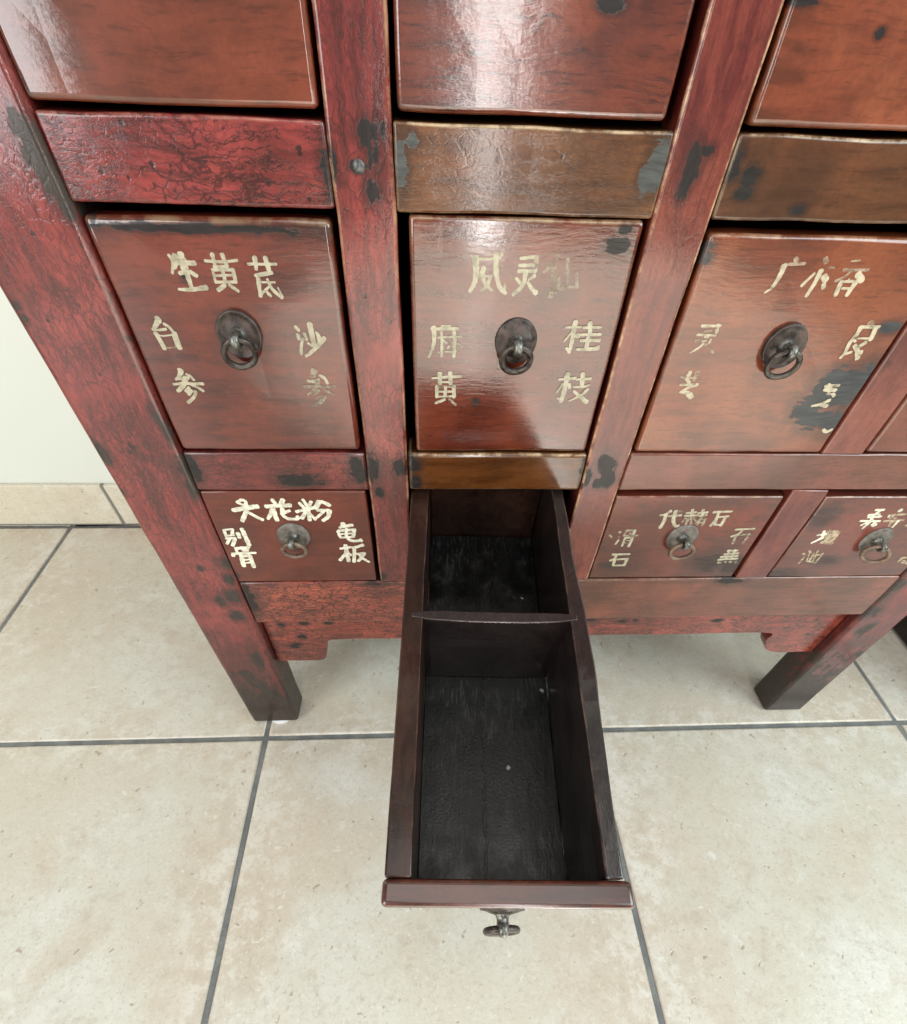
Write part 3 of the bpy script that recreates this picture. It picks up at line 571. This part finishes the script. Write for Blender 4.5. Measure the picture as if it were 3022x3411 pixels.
# rails
e2 = 0.0003
def rail(key, x0, x1, z0, z1, mat, r=0.0017, seed=0):
    cp('rail', mat, x0 + e2, x1 - e2, 0.0006, 0.026, z0, z1, r=r, wob=0.0009, seed=seed)
m = lq('lacquer_rail_crimson', seed=11, crack=0.8, pits=0.75, rough=0.33, spots=[(-0.0640, 0.567, 0.004, 0.010)], mid=(0.310, 0.042, 0.042), light=(0.39, 0.064, 0.062), edge=(0.40, 0.16, 0.11))
rail('', -0.1991, -0.0631, 0.5541, 0.5878, m, seed=11)
m = lq('lacquer_rail_tan', BROWN, seed=12, crack=0.25, pits=0.25, spots=SPOTS['rail_top_mid'], edge=(0.58, 0.43, 0.26), edge_amt=0.8, dark=(0.085, 0.030, 0.010), mid=(0.170, 0.060, 0.020), light=(0.225, 0.092, 0.036), coat=0.4, wear=(0.045, 0.048, 0.045))
rail('', -0.0314, 0.1089, 0.5535, 0.5878, m, seed=12)
m = lq('lacquer_rail_brown', BROWN, seed=13, crack=0.12, spots=SPOTS['rail_top_right'], edge=(0.62, 0.48, 0.30), edge_amt=0.8, dark=(0.07, 0.026, 0.010), mid=(0.125, 0.046, 0.017), light=(0.165, 0.056, 0.022), coat=0.4)
rail('', 0.1415, 0.4692, 0.5541, 0.5878, m, seed=13)
m = lq('lacquer_rail_dark_red', seed=14, crack=0.7, pits=0.3, spots=SPOTS['rail_mid_left'], wearnoise=0.35, mid=(0.19, 0.028, 0.026), light=(0.27, 0.044, 0.040), edge=(0.07, 0.02, 0.016))
rail('', -0.1991, -0.0631, 0.3788, 0.4118, m, seed=14)
m = lq('lacquer_rail_amber', BROWN, seed=15, spots=SPOTS['rail_mid_center'], edge=(0.60, 0.42, 0.24), edge_amt=0.8, dark=(0.075, 0.024, 0.007), mid=(0.135, 0.043, 0.011), light=(0.19, 0.070, 0.020), rough=0.3)
rail('', -0.0314, 0.1089, 0.3788, 0.4114, m, r=0.0028, seed=15)
m = lq('lacquer_rail_rosewood', BROWN, seed=16, crack=0.1, edge=(0.26, 0.11, 0.07), dark=(0.12, 0.036, 0.022), mid=(0.185, 0.056, 0.036), light=(0.24, 0.062, 0.046))
rail('', 0.1415, 0.4692, 0.3788, 0.4118, m, seed=16)
# the long bottom rail: bright cracked red on the left, lifted in colour to mimic floor bounce, browner towards the right
m = lq('lacquer_bottom_rail', seed=17, crack=1.0, pits=0.2, spots=SPOTS['rail_low'], dark=(0.150, 0.030, 0.018), mid=(0.37, 0.070, 0.046), light=(0.43, 0.096, 0.064), edge=(0.26, 0.08, 0.05))
cp('bottom_rail', m, -0.1988, 0.1085, 0.0006, 0.026, 0.2142, 0.2744, r=0.0022, wob=0.0006, seed=17)
m = lq('lacquer_bottom_rail_brown', seed=18, crack=0.15, spots=SPOTS['rail_low'][3:], dark=(0.12, 0.040, 0.024), mid=(0.19, 0.066, 0.042), light=(0.27, 0.075, 0.048), edge=(0.30, 0.15, 0.09))
cp('bottom_rail', m, 0.1088, 0.4689, 0.0006, 0.026, 0.2142, 0.2744, r=0.0022, wob=0.0006, seed=18)
# top rail, sides, back and boards that close the carcass
m_car = lq('lacquer_carcass', seed=19, crack=0.3)
cp('rail', m_car, -0.1988, 0.4689, 0.0006, 0.026, 0.742, TOP, seed=19)
cp('top_board', m_car, -0.285, 0.549, -0.022, 0.402, TOP + 0.0004, TOP + 0.022, r=0.004, seed=20)
cp('side_panel', m_car, -0.2560, -0.2440, 0.0404, 0.3516, 0.20, TOP - 0.0004, seed=21)
cp('side_panel', m_car, 0.5080, 0.5200, 0.0404, 0.3516, 0.20, TOP - 0.0004, seed=22)
g = G('dark_carcass_wood'); g.b.inputs['Base Color'].default_value = (0.012, 0.009, 0.008, 1); g.b.inputs['Roughness'].default_value = 0.7
M_dark = g.mat
cp('back_panel', M_dark, -0.2436, 0.5076, 0.375, 0.384, 0.20, TOP - 0.0006, r=0.001, wob=0)
cp('bottom_board', M_dark, -0.2436, 0.5076, 0.0265, 0.3746, 0.225, 0.236, r=0.001, wob=0)
# dust boards between the drawer rows so that the gaps round the drawers stay dark
cp('dust_board', M_dark, -0.2436, 0.5076, 0.0265, 0.3746, 0.3905, 0.3985, r=0.001, wob=0)
cp('dust_board', M_dark, -0.2436, 0.5076, 0.0265, 0.3746, 0.5660, 0.5740, r=0.001, wob=0)

# apron with a bracket at each leg, set back behind the bottom rail; red lightened to paint in light bounced off the floor
m = lq('lacquer_apron', axis='x', seed=23, crack=1.0, pits=0.6, spots=SPOTS['apron'], wearnoise=0.1, dark=(0.150, 0.026, 0.017), mid=(0.39, 0.064, 0.044), light=(0.46, 0.090, 0.062), edge=(0.10, 0.02, 0.015))
ya = 0.0125
L_ = [(-0.1985, 0.2139), (-0.1985, 0.1290), (-0.1500, 0.1285), (-0.1440, 0.1300), (-0.1405, 0.1345), (-0.1385, 0.1450), (-0.1368, 0.1600), (-0.1340, 0.1680), (-0.1290, 0.1702)]
mid_ = [(x, 0.1700 + 0.0005 * math.sin(x * 40)) for x in [-0.10 + 0.048 * i for i in range(11)]]
R2_ = [(0.3930, 0.1700), (0.3975, 0.1680), (0.3990, 0.1640), (0.3960, 0.1590), (0.3950, 0.1540), (0.3990, 0.1450), (0.4060, 0.1350), (0.4160, 0.1300), (0.4290, 0.1290), (0.4686, 0.1290), (0.4686, 0.2139)]
bm = prism_bm(L_ + mid_ + R2_, ya, ya + 0.0135, 0.0012)
fin(bm, 'apron', m, cab, -BASE)

# ------------------------------------------------------------------ drawers
M_box = lacquer('drawer_box_wood', (0.030, 0.014, 0.010), (0.05, 0.022, 0.014), (0.07, 0.03, 0.02), seed=30, coat=0.0, edge_amt=0.2)
M_plate = iron('dark_iron_plate', (0.036, 0.029, 0.026), (0.095, 0.068, 0.058), 0.45, 0.36)
M_plate_grey = iron('grey_tin_plate', (0.10, 0.088, 0.075), (0.20, 0.175, 0.15), 0.35, 0.45)
M_ring = iron('dark_iron_ring', (0.038, 0.031, 0.027), (0.115, 0.095, 0.080), 0.6, 0.34)
M_brass = iron('dull_brass_ring', (0.13, 0.085, 0.062), (0.27, 0.185, 0.13), 0.4, 0.42)
M_post = iron('worn_iron_post', (0.10, 0.10, 0.09), (0.24, 0.24, 0.21), 0.7, 0.28)
INKS = {'gold': [ink_mat('gold_paint', (0.50, 0.44, 0.31), 0.05), ink_mat('gold_paint_faded', (0.46, 0.39, 0.28), 0.7)],
        'cream': [ink_mat('cream_paint', (0.74, 0.69, 0.54), 0.0), ink_mat('cream_paint_faded', (0.60, 0.47, 0.31), 0.55)],
        'worn': [ink_mat('worn_gold_paint', (0.58, 0.49, 0.34), 0.30), ink_mat('worn_gold_paint_faded', (0.55, 0.42, 0.29), 0.80)],
        'dim': [ink_mat('dim_gold_paint', (0.54, 0.48, 0.34), 0.18), ink_mat('dim_gold_paint_faded', (0.50, 0.42, 0.30), 0.60)]}

def lettering(key, style, yface, origin, parent, xm, top):
    """brush strokes: flat strips of paint lying on the drawer front"""
    rnd = random.Random(key)
    rows = []
    for si, s in enumerate(INK[key].split(';')):
        v = [int(q) for q in s.split()]
        mx = sum(v[3::2]) / len(v[3::2]) / 1e4; mz = sum(v[4::2]) / len(v[4::2]) / 1e4
        rows.append((0 if mz > top else (1 if mx < xm else 2), si, v))
    for grp in range(3):
        lettering_group([r for r in rows if r[0] == grp], rnd, style, yface, origin, parent)

def lettering_group(rows, rnd, style, yface, origin, parent):
    if not rows: return
    bm = bmesh.new()
    for _, si, v in rows:
        fade, w0, w1 = v[0], v[1] / 1e4, v[2] / 1e4
        pts = [Vector((v[i] / 1e4, v[i + 1] / 1e4)) for i in range(3, len(v), 2)]
        # resample and smooth (Catmull-Rom)
        P = [pts[0]] + pts + [pts[-1]]
        cv = []
        for i in range(1, len(P) - 2):
            for k in range(6):
                t = k / 6
                a, b, c, d = P[i - 1], P[i], P[i + 1], P[i + 2]
                cv.append(0.5 * ((2 * b) + (c - a) * t + (2 * a - 5 * b + 4 * c - d) * t * t + (3 * b - 3 * c + d - a) * t ** 3))
        cv.append(pts[-1])
        n = len(cv)
        y = yface - 0.00012 - 0.000006 * si
        L = []; Rr = []
        for i, q in enumerate(cv):
            t = i / (n - 1)
            d = (cv[min(i + 1, n - 1)] - cv[max(i - 1, 0)])
            if d.length < 1e-9: d = Vector((1, 0))
            d.normalize()
            nn = Vector((-d.y, d.x))
            w = (w0 + (w1 - w0) * t) * 0.5 * 1.17
            w *= 1 + 0.16 * noise.noise(Vector((q.x * 420, q.y * 420, si)))
            L.append(q + nn * w * (1 + 0.12 * rnd.uniform(-1, 1))); Rr.append(q - nn * w * (1 + 0.12 * rnd.uniform(-1, 1)))
        def cap(center, a, b, out):
            r = []
            rad = (a - b).length / 2
            for k in range(1, 5):
                th = math.pi * k / 5
                ax = (a - center).normalized()
                r.append(center + ax * rad * math.cos(th) + out * rad * math.sin(th) * 0.75 * (1 + 0.2 * rnd.uniform(-1, 1)))
            return r
        d0 = (cv[0] - cv[1]).normalized(); d1 = (cv[-1] - cv[-2]).normalized()
        poly = L + cap(cv[-1], L[-1], Rr[-1], d1) + Rr[::-1] + cap(cv[0], Rr[0], L[0], d0)
        def V(q): return bm.verts.new((q.x - origin.x, y - origin.y, q.y - origin.z))
        lv = [V(q) for q in L]; rv = [V(q) for q in Rr]
        for i in range(n - 1):
            f = bm.faces.new((lv[i], rv[i], rv[i + 1], lv[i + 1])); f.material_index = fade
        c1 = [V(q) for q in cap(cv[-1], L[-1], Rr[-1], d1)]
        f = bm.faces.new([lv[-1]] + [rv[-1]] + c1[::-1]); f.material_index = fade
        c0 = [V(q) for q in cap(cv[0], Rr[0], L[0], d0)]
        f = bm.faces.new([rv[0]] + [lv[0]] + c0[::-1]); f.material_index = fade
    for f in bm.faces:
        f.normal_update()
        if f.normal.y > 0: f.normal_flip()
    me = bpy.data.meshes.new('lettering'); bm.to_mesh(me); bm.free()
    link('lettering', me, INKS[style], parent)

def handle(parent, at, kind, yaw=0.0, tilt=0.0, gap=0.0):
    """back plate, post with an eye, ring; 'at' in the parent's frame, front faces -y"""
    at = Vector(at)
    if kind == 'flat':
        prof = [(0, -0.0019), (0.0035, -0.0020), (0.0112, -0.0018), (0.0140, -0.0012), (0.0144, -0.0007), (0.0144, 0.0)]
        pm, rm = M_plate_grey, M_brass
        R0, r0 = 0.0099, 0.0019
    elif kind == 'dish':
        prof = [(0, -0.0034), (0.0040, -0.0030), (0.0085, -0.0019), (0.0113, -0.0019), (0.0126, -0.0030), (0.0133, -0.0030), (0.0137, -0.0018), (0.0136, 0.0)]
        pm, rm = M_plate, M_ring
        R0, r0 = 0.0092, 0.0019
    else:
        prof = [(0, -0.0042), (0.0035, -0.0040), (0.0072, -0.0030), (0.0096, -0.0018), (0.0102, -0.0015), (0.0127, -0.0015), (0.0134, -0.0010), (0.0136, 0.0)]
        pm, rm = M_plate, M_ring
        R0, r0 = 0.0092, 0.0021
    if kind == 'dark':
        pass
    bm = lathe_bm(prof, 44, wob=0.00018)
    if kind == 'lobed':
        for v in bm.verts:
            r = math.hypot(v.co.x, v.co.z)
            if 0.0075 < r < 0.0106:
                a = math.atan2(v.co.z, v.co.x)
                v.co.y -= 0.0007 * math.cos(5 * a)
    fin(bm, 'back_plate', pm, parent, at)
    ey = -0.0105
    bm = lathe_bm([(0.0052, -0.001), (0.0053, -0.0034), (0.0040, -0.0044), (0.0034, -0.0065), (0.0036, -0.0082), (0.0037, -0.0095)], 20, wob=0.0002)
    join(bm, torus_bm(0.0031, 0.0018, 22, 10, 1.6, 0.05, 'yz'), Matrix.Translation((0, ey, -0.0002)))
    fin(bm, 'post', M_post, parent, at)
    bm = torus_bm(R0, r0, 48, 12, 1.0, 0.035, 'xz', gap)
    bmesh.ops.translate(bm, verts=bm.verts, vec=(0, 0, -R0 + 0.0003))
    bmesh.ops.rotate(bm, verts=bm.verts, cent=(0, 0, 0), matrix=Matrix.Rotation(tilt, 3, 'X'))
    bmesh.ops.rotate(bm, verts=bm.verts, cent=(0, 0, 0), matrix=Matrix.Rotation(yaw, 3, 'Z'))
    fin(bm, 'ring_pull', rm, parent, at + Vector((0, ey - 0.0003, 0.0)))

def drawer(key, x0, x1, z0, z1, mat, style=None, h=None, yf=0.0008, kind='dish', label=None, r=0.0026, yaw=0.0, tilt=0.35, gap=0.0, depth=0.30):
    org = Vector(((x0 + x1) / 2, 0.0, z0))
    bm = rbox_bm(x0, x1, yf, yf + 0.015, z0, z1, r, 4, 0.0007, 0.018, x0 * 100 + z0 * 37)
    b2 = rbox_bm(x0 + 0.004, x1 - 0.004, yf + 0.0149, yf + depth, z0 + 0.002, z1 - 0.004, 0.001, 1, 0)
    for f in b2.faces: f.material_index = 1
    me = bpy.data.meshes.new('tmp'); b2.to_mesh(me); b2.free(); bm.from_mesh(me); bpy.data.meshes.remove(me)
    o = fin(bm, 'drawer', [mat, M_box], cab, -org)
    o.location = org - BASE
    if label: o['label'] = label
    if style: lettering(key, style, yf, org, o, h[0], h[1] + 0.018 if z1 > 0.4 else h[1] + 0.0155)
    if h: handle(o, (h[0] - org.x, yf, h[1] - org.z), kind, yaw, tilt, gap)
    return o

WHITE_WEAR = (0.30, 0.24, 0.17)
m = lq('lacquer_drawer_crimson', DEEP, seed=41, spots=SPOTS['D1'], edge=(0.20, 0.12, 0.065), edge_amt=0.85, rough=0.30, coat=0.8, coat_rough=0.10, und=0.3, dark=(0.070, 0.012, 0.009), mid=(0.145, 0.023, 0.013), light=(0.20, 0.034, 0.018), grain=0.8)
drawer('D1', -0.1978, -0.0665, 0.4132, 0.5496, m, 'gold', (-0.1319, 0.4933), label='drawer with three bold gold characters on top, left of the middle row', r=0.0036, yaw=0.25, tilt=0.30)
m = lq('lacquer_drawer_glossy', DEEP, seed=42, spots=SPOTS['D2'], edge=(0.34, 0.22, 0.12), edge_amt=0.9, rough=0.28, coat=0.9, coat_rough=0.09, crack=0.05, bump=0.09, und=0.25)
drawer('D2', -0.0248, 0.1058, 0.4132, 0.5528, m, 'dim', (0.0415, 0.4913), kind='lobed', label='drawer with half faded characters, above the pulled out drawer', yaw=-0.05, tilt=0.35)
m = lq('lacquer_drawer_orange', ORNG, seed=43, spots=SPOTS['D3'], edge=(0.36, 0.20, 0.12), edge_amt=0.9, rough=0.32, coat=0.7, wear=(0.030, 0.034, 0.036))
drawer('D3', 0.1446, 0.2942, 0.4128, 0.5482, m, 'worn', (0.2195, 0.4907), label='orange red drawer with a large dark chipped patch over its lower right corner', yaw=-0.20, tilt=0.28)
m = lq('lacquer_drawer_right', ORNG, seed=44, edge=(0.30, 0.17, 0.10), rough=0.32, dark=(0.10, 0.03, 0.02), mid=(0.17, 0.045, 0.03), light=(0.21, 0.06, 0.04))
drawer('D4', 0.3320, 0.4665, 0.4128, 0.5482, m, h=(0.3990, 0.4907))
m = lq('lacquer_small_drawer_plain', seed=45, spots=SPOTS['S1'], edge=(0.24, 0.10, 0.065), edge_amt=0.5, rough=0.36, coat=0.45, dark=(0.095, 0.019, 0.011), mid=(0.140, 0.027, 0.014), light=(0.165, 0.033, 0.018), grain=0.5)
drawer('S1', -0.1985, -0.0668, 0.2760, 0.3775, m, 'cream', (-0.1341, 0.3319), kind='flat', label='small drawer with bright cream lettering', r=0.0014, yaw=0.03, tilt=0.25)
m = lq('lacquer_small_drawer_stained', seed=46, spots=SPOTS['S3'], edge=(0.42, 0.25, 0.16), rough=0.34, coat=0.6, dark=(0.085, 0.026, 0.018), mid=(0.135, 0.036, 0.024), light=(0.20, 0.040, 0.026), wear=(0.035, 0.022, 0.018))
drawer('S3', 0.1426, 0.2884, 0.2762, 0.3722, m, 'dim', (0.2161, 0.3282), kind='flat', label='small drawer with dull worn gold lettering and an open ring pull', r=0.0016, yaw=-0.10, tilt=0.15, gap=0.55)
m = lq('lacquer_small_drawer_rose', seed=47, spots=SPOTS['S4'], edge=(0.45, 0.27, 0.17), rough=0.34, coat=0.6, dark=(0.10, 0.032, 0.024), mid=(0.155, 0.042, 0.030), light=(0.20, 0.045, 0.032), wear=(0.05, 0.028, 0.026))
drawer('S4', 0.3262, 0.4660, 0.2756, 0.3716, m, 'cream', (0.4051, 0.3234), kind='flat', label='small drawer with flaking cream lettering beside the right leg', r=0.0016, yaw=-0.45, tilt=0.12)
m = lq('lacquer_top_drawer_left', ORNG, seed=48, spots=SPOTS['T1'], edge=(0.20, 0.11, 0.06), rough=0.30, coat=0.95, coat_rough=0.07, bump=0.05, und=0.15, wear=(0.06, 0.05, 0.045), dark=(0.095, 0.024, 0.011), mid=(0.165, 0.036, 0.016), light=(0.22, 0.048, 0.024))
drawer('T1', -0.1982, -0.0655, 0.5905, 0.739, m, h=(-0.131, 0.675), r=0.0026)
m = lq('lacquer_top_drawer_middle', DEEP, seed=49, spots=SPOTS['T2'], edge=(0.26, 0.12, 0.065), rough=0.30, coat=0.95, coat_rough=0.13, bump=0.11, und=0.2, grain=1.8)
drawer('T2', -0.0285, 0.1026, 0.5907, 0.739, m, h=(0.037, 0.675), kind='lobed', r=0.0026)
m = lq('lacquer_top_drawer_right', ORNG, seed=50, spots=SPOTS['T3'], edge=(0.30, 0.17, 0.10), rough=0.34, coat=0.6, light=(0.29, 0.080, 0.036))
drawer('T3', 0.1447, 0.2942, 0.5905, 0.739, m, h=(0.22, 0.675))
drawer('T4', 0.3320, 0.4665, 0.5905, 0.739, m, h=(0.3990, 0.675))

# ------------------------------------------------------------------ the pulled-out drawer, drooping in its opening
m_fr = lq('lacquer_open_drawer_front', DEEP, seed=51, obj=True, edge=(0.13, 0.040, 0.022), rough=0.30, coat=0.8, coat_rough=0.2, dark=(0.045, 0.013, 0.009), mid=(0.085, 0.022, 0.014), light=(0.11, 0.030, 0.018), edge_amt=0.8)
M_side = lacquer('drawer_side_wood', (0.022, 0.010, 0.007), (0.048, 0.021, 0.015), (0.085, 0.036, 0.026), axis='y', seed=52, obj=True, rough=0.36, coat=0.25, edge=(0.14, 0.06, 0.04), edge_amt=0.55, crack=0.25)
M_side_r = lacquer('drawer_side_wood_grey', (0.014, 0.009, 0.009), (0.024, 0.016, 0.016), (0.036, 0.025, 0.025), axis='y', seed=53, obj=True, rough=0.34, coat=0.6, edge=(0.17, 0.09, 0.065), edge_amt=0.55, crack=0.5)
def drawer_floor_material():
    g = G('sooty_drawer_bottom')
    P = g.objc()
    a = g.noise(g.vec('MULTIPLY', P, (5, 1, 1)), 30, 6, 0.65)
    b = g.noise(P, 45, 5, 0.65)
    f = g.noise(P, 500, 3)
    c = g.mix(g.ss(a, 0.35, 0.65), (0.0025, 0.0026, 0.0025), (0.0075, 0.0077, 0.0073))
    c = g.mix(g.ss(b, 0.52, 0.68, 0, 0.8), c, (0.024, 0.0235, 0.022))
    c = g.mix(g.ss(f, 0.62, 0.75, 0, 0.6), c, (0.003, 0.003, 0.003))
    scr = g.math('MULTIPLY', g.ss(g.noise(g.vec('MULTIPLY', P, (9, 1.2, 1)), 60, 5, 0.7), 0.52, 0.66), g.ss(g.noise(P, 22, 3), 0.42, 0.62))
    c = g.mix(g.math('MULTIPLY', scr, 0.75), c, (0.070, 0.069, 0.063))
    # dust specks
    x = g.n('ShaderNodeTexVoronoi', feature='F1')
    g.put(x.inputs['Vector'], g.vec('ADD', P, g.vec('MULTIPLY', g.noise(P, 150, 2, col=True), (0.012, 0.012, 0)))); x.inputs['Scale'].default_value = 90
    sc = g.n('ShaderNodeSeparateColor'); g.put(sc.inputs[0], x.outputs['Color'])
    sp = g.math('MULTIPLY', g.ss(x.outputs['Distance'], 0.10, 0.20, 1, 0), g.ss(sc.outputs[0], 0.93, 0.94))
    c = g.mix(sp, c, (0.45, 0.43, 0.38))
    # two seams between the boards
    sx = g.n('ShaderNodeSeparateXYZ'); g.put(sx.inputs[0], P)
    sm = g.ss(g.math('ABSOLUTE', g.math('ADD', sx.outputs[0], g.math('ADD', g.math('MULTIPLY', g.math('SUBTRACT', b, 0.5), 0.012), 0.003))), 0.0004, 0.0014, 1, 0)
    c = g.mix(g.math('MULTIPLY', sm, 0.35), c, (0.003, 0.003, 0.003))
    g.put(g.b.inputs['Base Color'], c)
    g.put(g.b.inputs['Roughness'], g.ss(b, 0.3, 0.7, 0.26, 0.50))
    g.bump(g.math('SUBTRACT', g.math('ADD', a, g.math('MULTIPLY', f, 0.4)), g.math('MULTIPLY', sm, 0.35)), 0.4, 0.0012)
    return g.mat
M_bot = drawer_floor_material()

W2 = 0.1315 / 2
bm = rbox_bm(-W2, W2, -0.2970, -0.2835, -0.1005, 0.0, 0.0030, 4, 0.0005, 0.022, 5)
for v in bm.verts:
    if v.co.y < -0.290: v.co.y += 0.0045 * max(0.0, min(1.0, -v.co.z / 0.1))
od = fin(bm, 'drawer', m_fr, cab)
od.location = Vector((0.0351, 0.0, 0.3746)) - BASE
od.rotation_euler = (0.1341, 0, -0.0449)
od['label'] = 'empty dark drawer pulled far out of the bottom row'
def op(name, mat, x0, x1, y0, y1, z0, z1, r=0.0012, wob=0.0005, seed=0.0):
    bm = rbox_bm(x0, x1, y0, y1, z0, z1, r, 3, wob, 0.018, seed)
    return fin(bm, name, mat, od)
op('side_panel', M_side, -0.0650, -0.0508, -0.2832, 0.050, -0.0985, -0.0005, seed=61)
# right side: thinner, its top edge split and bowed outwards
bm = rbox_bm(0.0520, 0.0616, -0.2832, 0.050, -0.0985, -0.0004, 0.0014, 3, 0.0009, 0.014, 62)
for v in bm.verts:
    t = (v.co.y + 0.2832) / 0.333
    if v.co.z > -0.06:
        k = (v.co.z + 0.06) / 0.06
        v.co.x += 0.0032 * k * math.exp(-((t - 0.40) / 0.20) ** 2) * (1 if v.co.x > 0.057 else 0.15)
        v.co.z -= 0.0016 * k * max(0, noise.noise(Vector((t * 9, 3, 1)))) if v.co.x > 0.057 else 0
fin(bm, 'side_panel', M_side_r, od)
op('bottom_panel', M_bot, -0.0506, 0.0518, -0.2830, 0.0370, -0.0980, -0.0901, r=0.0006, wob=0.0)
op('end_panel', M_side, -0.0506, 0.0518, 0.0379, 0.0500, -0.0978, -0.002, seed=63)
# divider: let into a slot in each side, thinner towards its ends, top edge a little hollow
bm = rbox_bm(-0.0590, 0.0575, -0.1225, -0.1150, -0.0899, 0.0002, 0.0010, 3, 0.0003, 0.012, 64)
for v in bm.verts:
    t = v.co.x / 0.058
    if v.co.z > -0.02: v.co.z -= 0.0012 * (1 - t * t)
    if v.co.y < -0.1187 and v.co.z > -0.03: v.co.y -= 0.0012 * (1 - t * t) * 1.2
    th = 0.55 + 0.45 * min(1.0, (1 - abs(t)) * 5)
    v.co.y = -0.1187 + (v.co.y + 0.1187) * th
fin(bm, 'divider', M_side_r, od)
M_plate_od = M_plate
handle(od, (0.0015, -0.2950, -0.0450), 'lobed', yaw=0.05, tilt=-0.10)

# ------------------------------------------------------------------ the dark furniture standing to the right
chest = bpy.data.objects.new('side_cabinet', None)
C.objects.link(chest)
chest.location = (0.96, 0.18, 0)
chest['label'] = 'dark brown wooden cabinet at the far right, beyond the right leg of the red cabinet'
chest['category'] = 'cabinet'
m_ch = lacquer('dark_stained_wood', (0.010, 0.006, 0.006), (0.017, 0.010, 0.009), (0.024, 0.014, 0.012), axis='x', seed=70, coat=0.3, edge=(0.05, 0.03, 0.02))
rot = -0.0
def chp(name, x0, x1, y0, y1, z0, z1, r=0.003):
    return part(name, m_ch, chest, x0, x1, y0, y1, z0, z1, r, 0.0003, x0 * 9, Vector(chest.location))
chp('plinth', 0.7560, 1.16, -0.03, 0.40, 0.0040, 0.075)
chp('body', 0.7620, 1.154, -0.024, 0.40, 0.0752, 0.40)
chp('top_board', 0.7480, 1.168, -0.038, 0.40, 0.4003, 0.420)
chp('door', 0.7720, 0.956, -0.034, -0.0243, 0.09, 0.39)
chp('door', 0.9600, 1.144, -0.034, -0.0243, 0.09, 0.39)
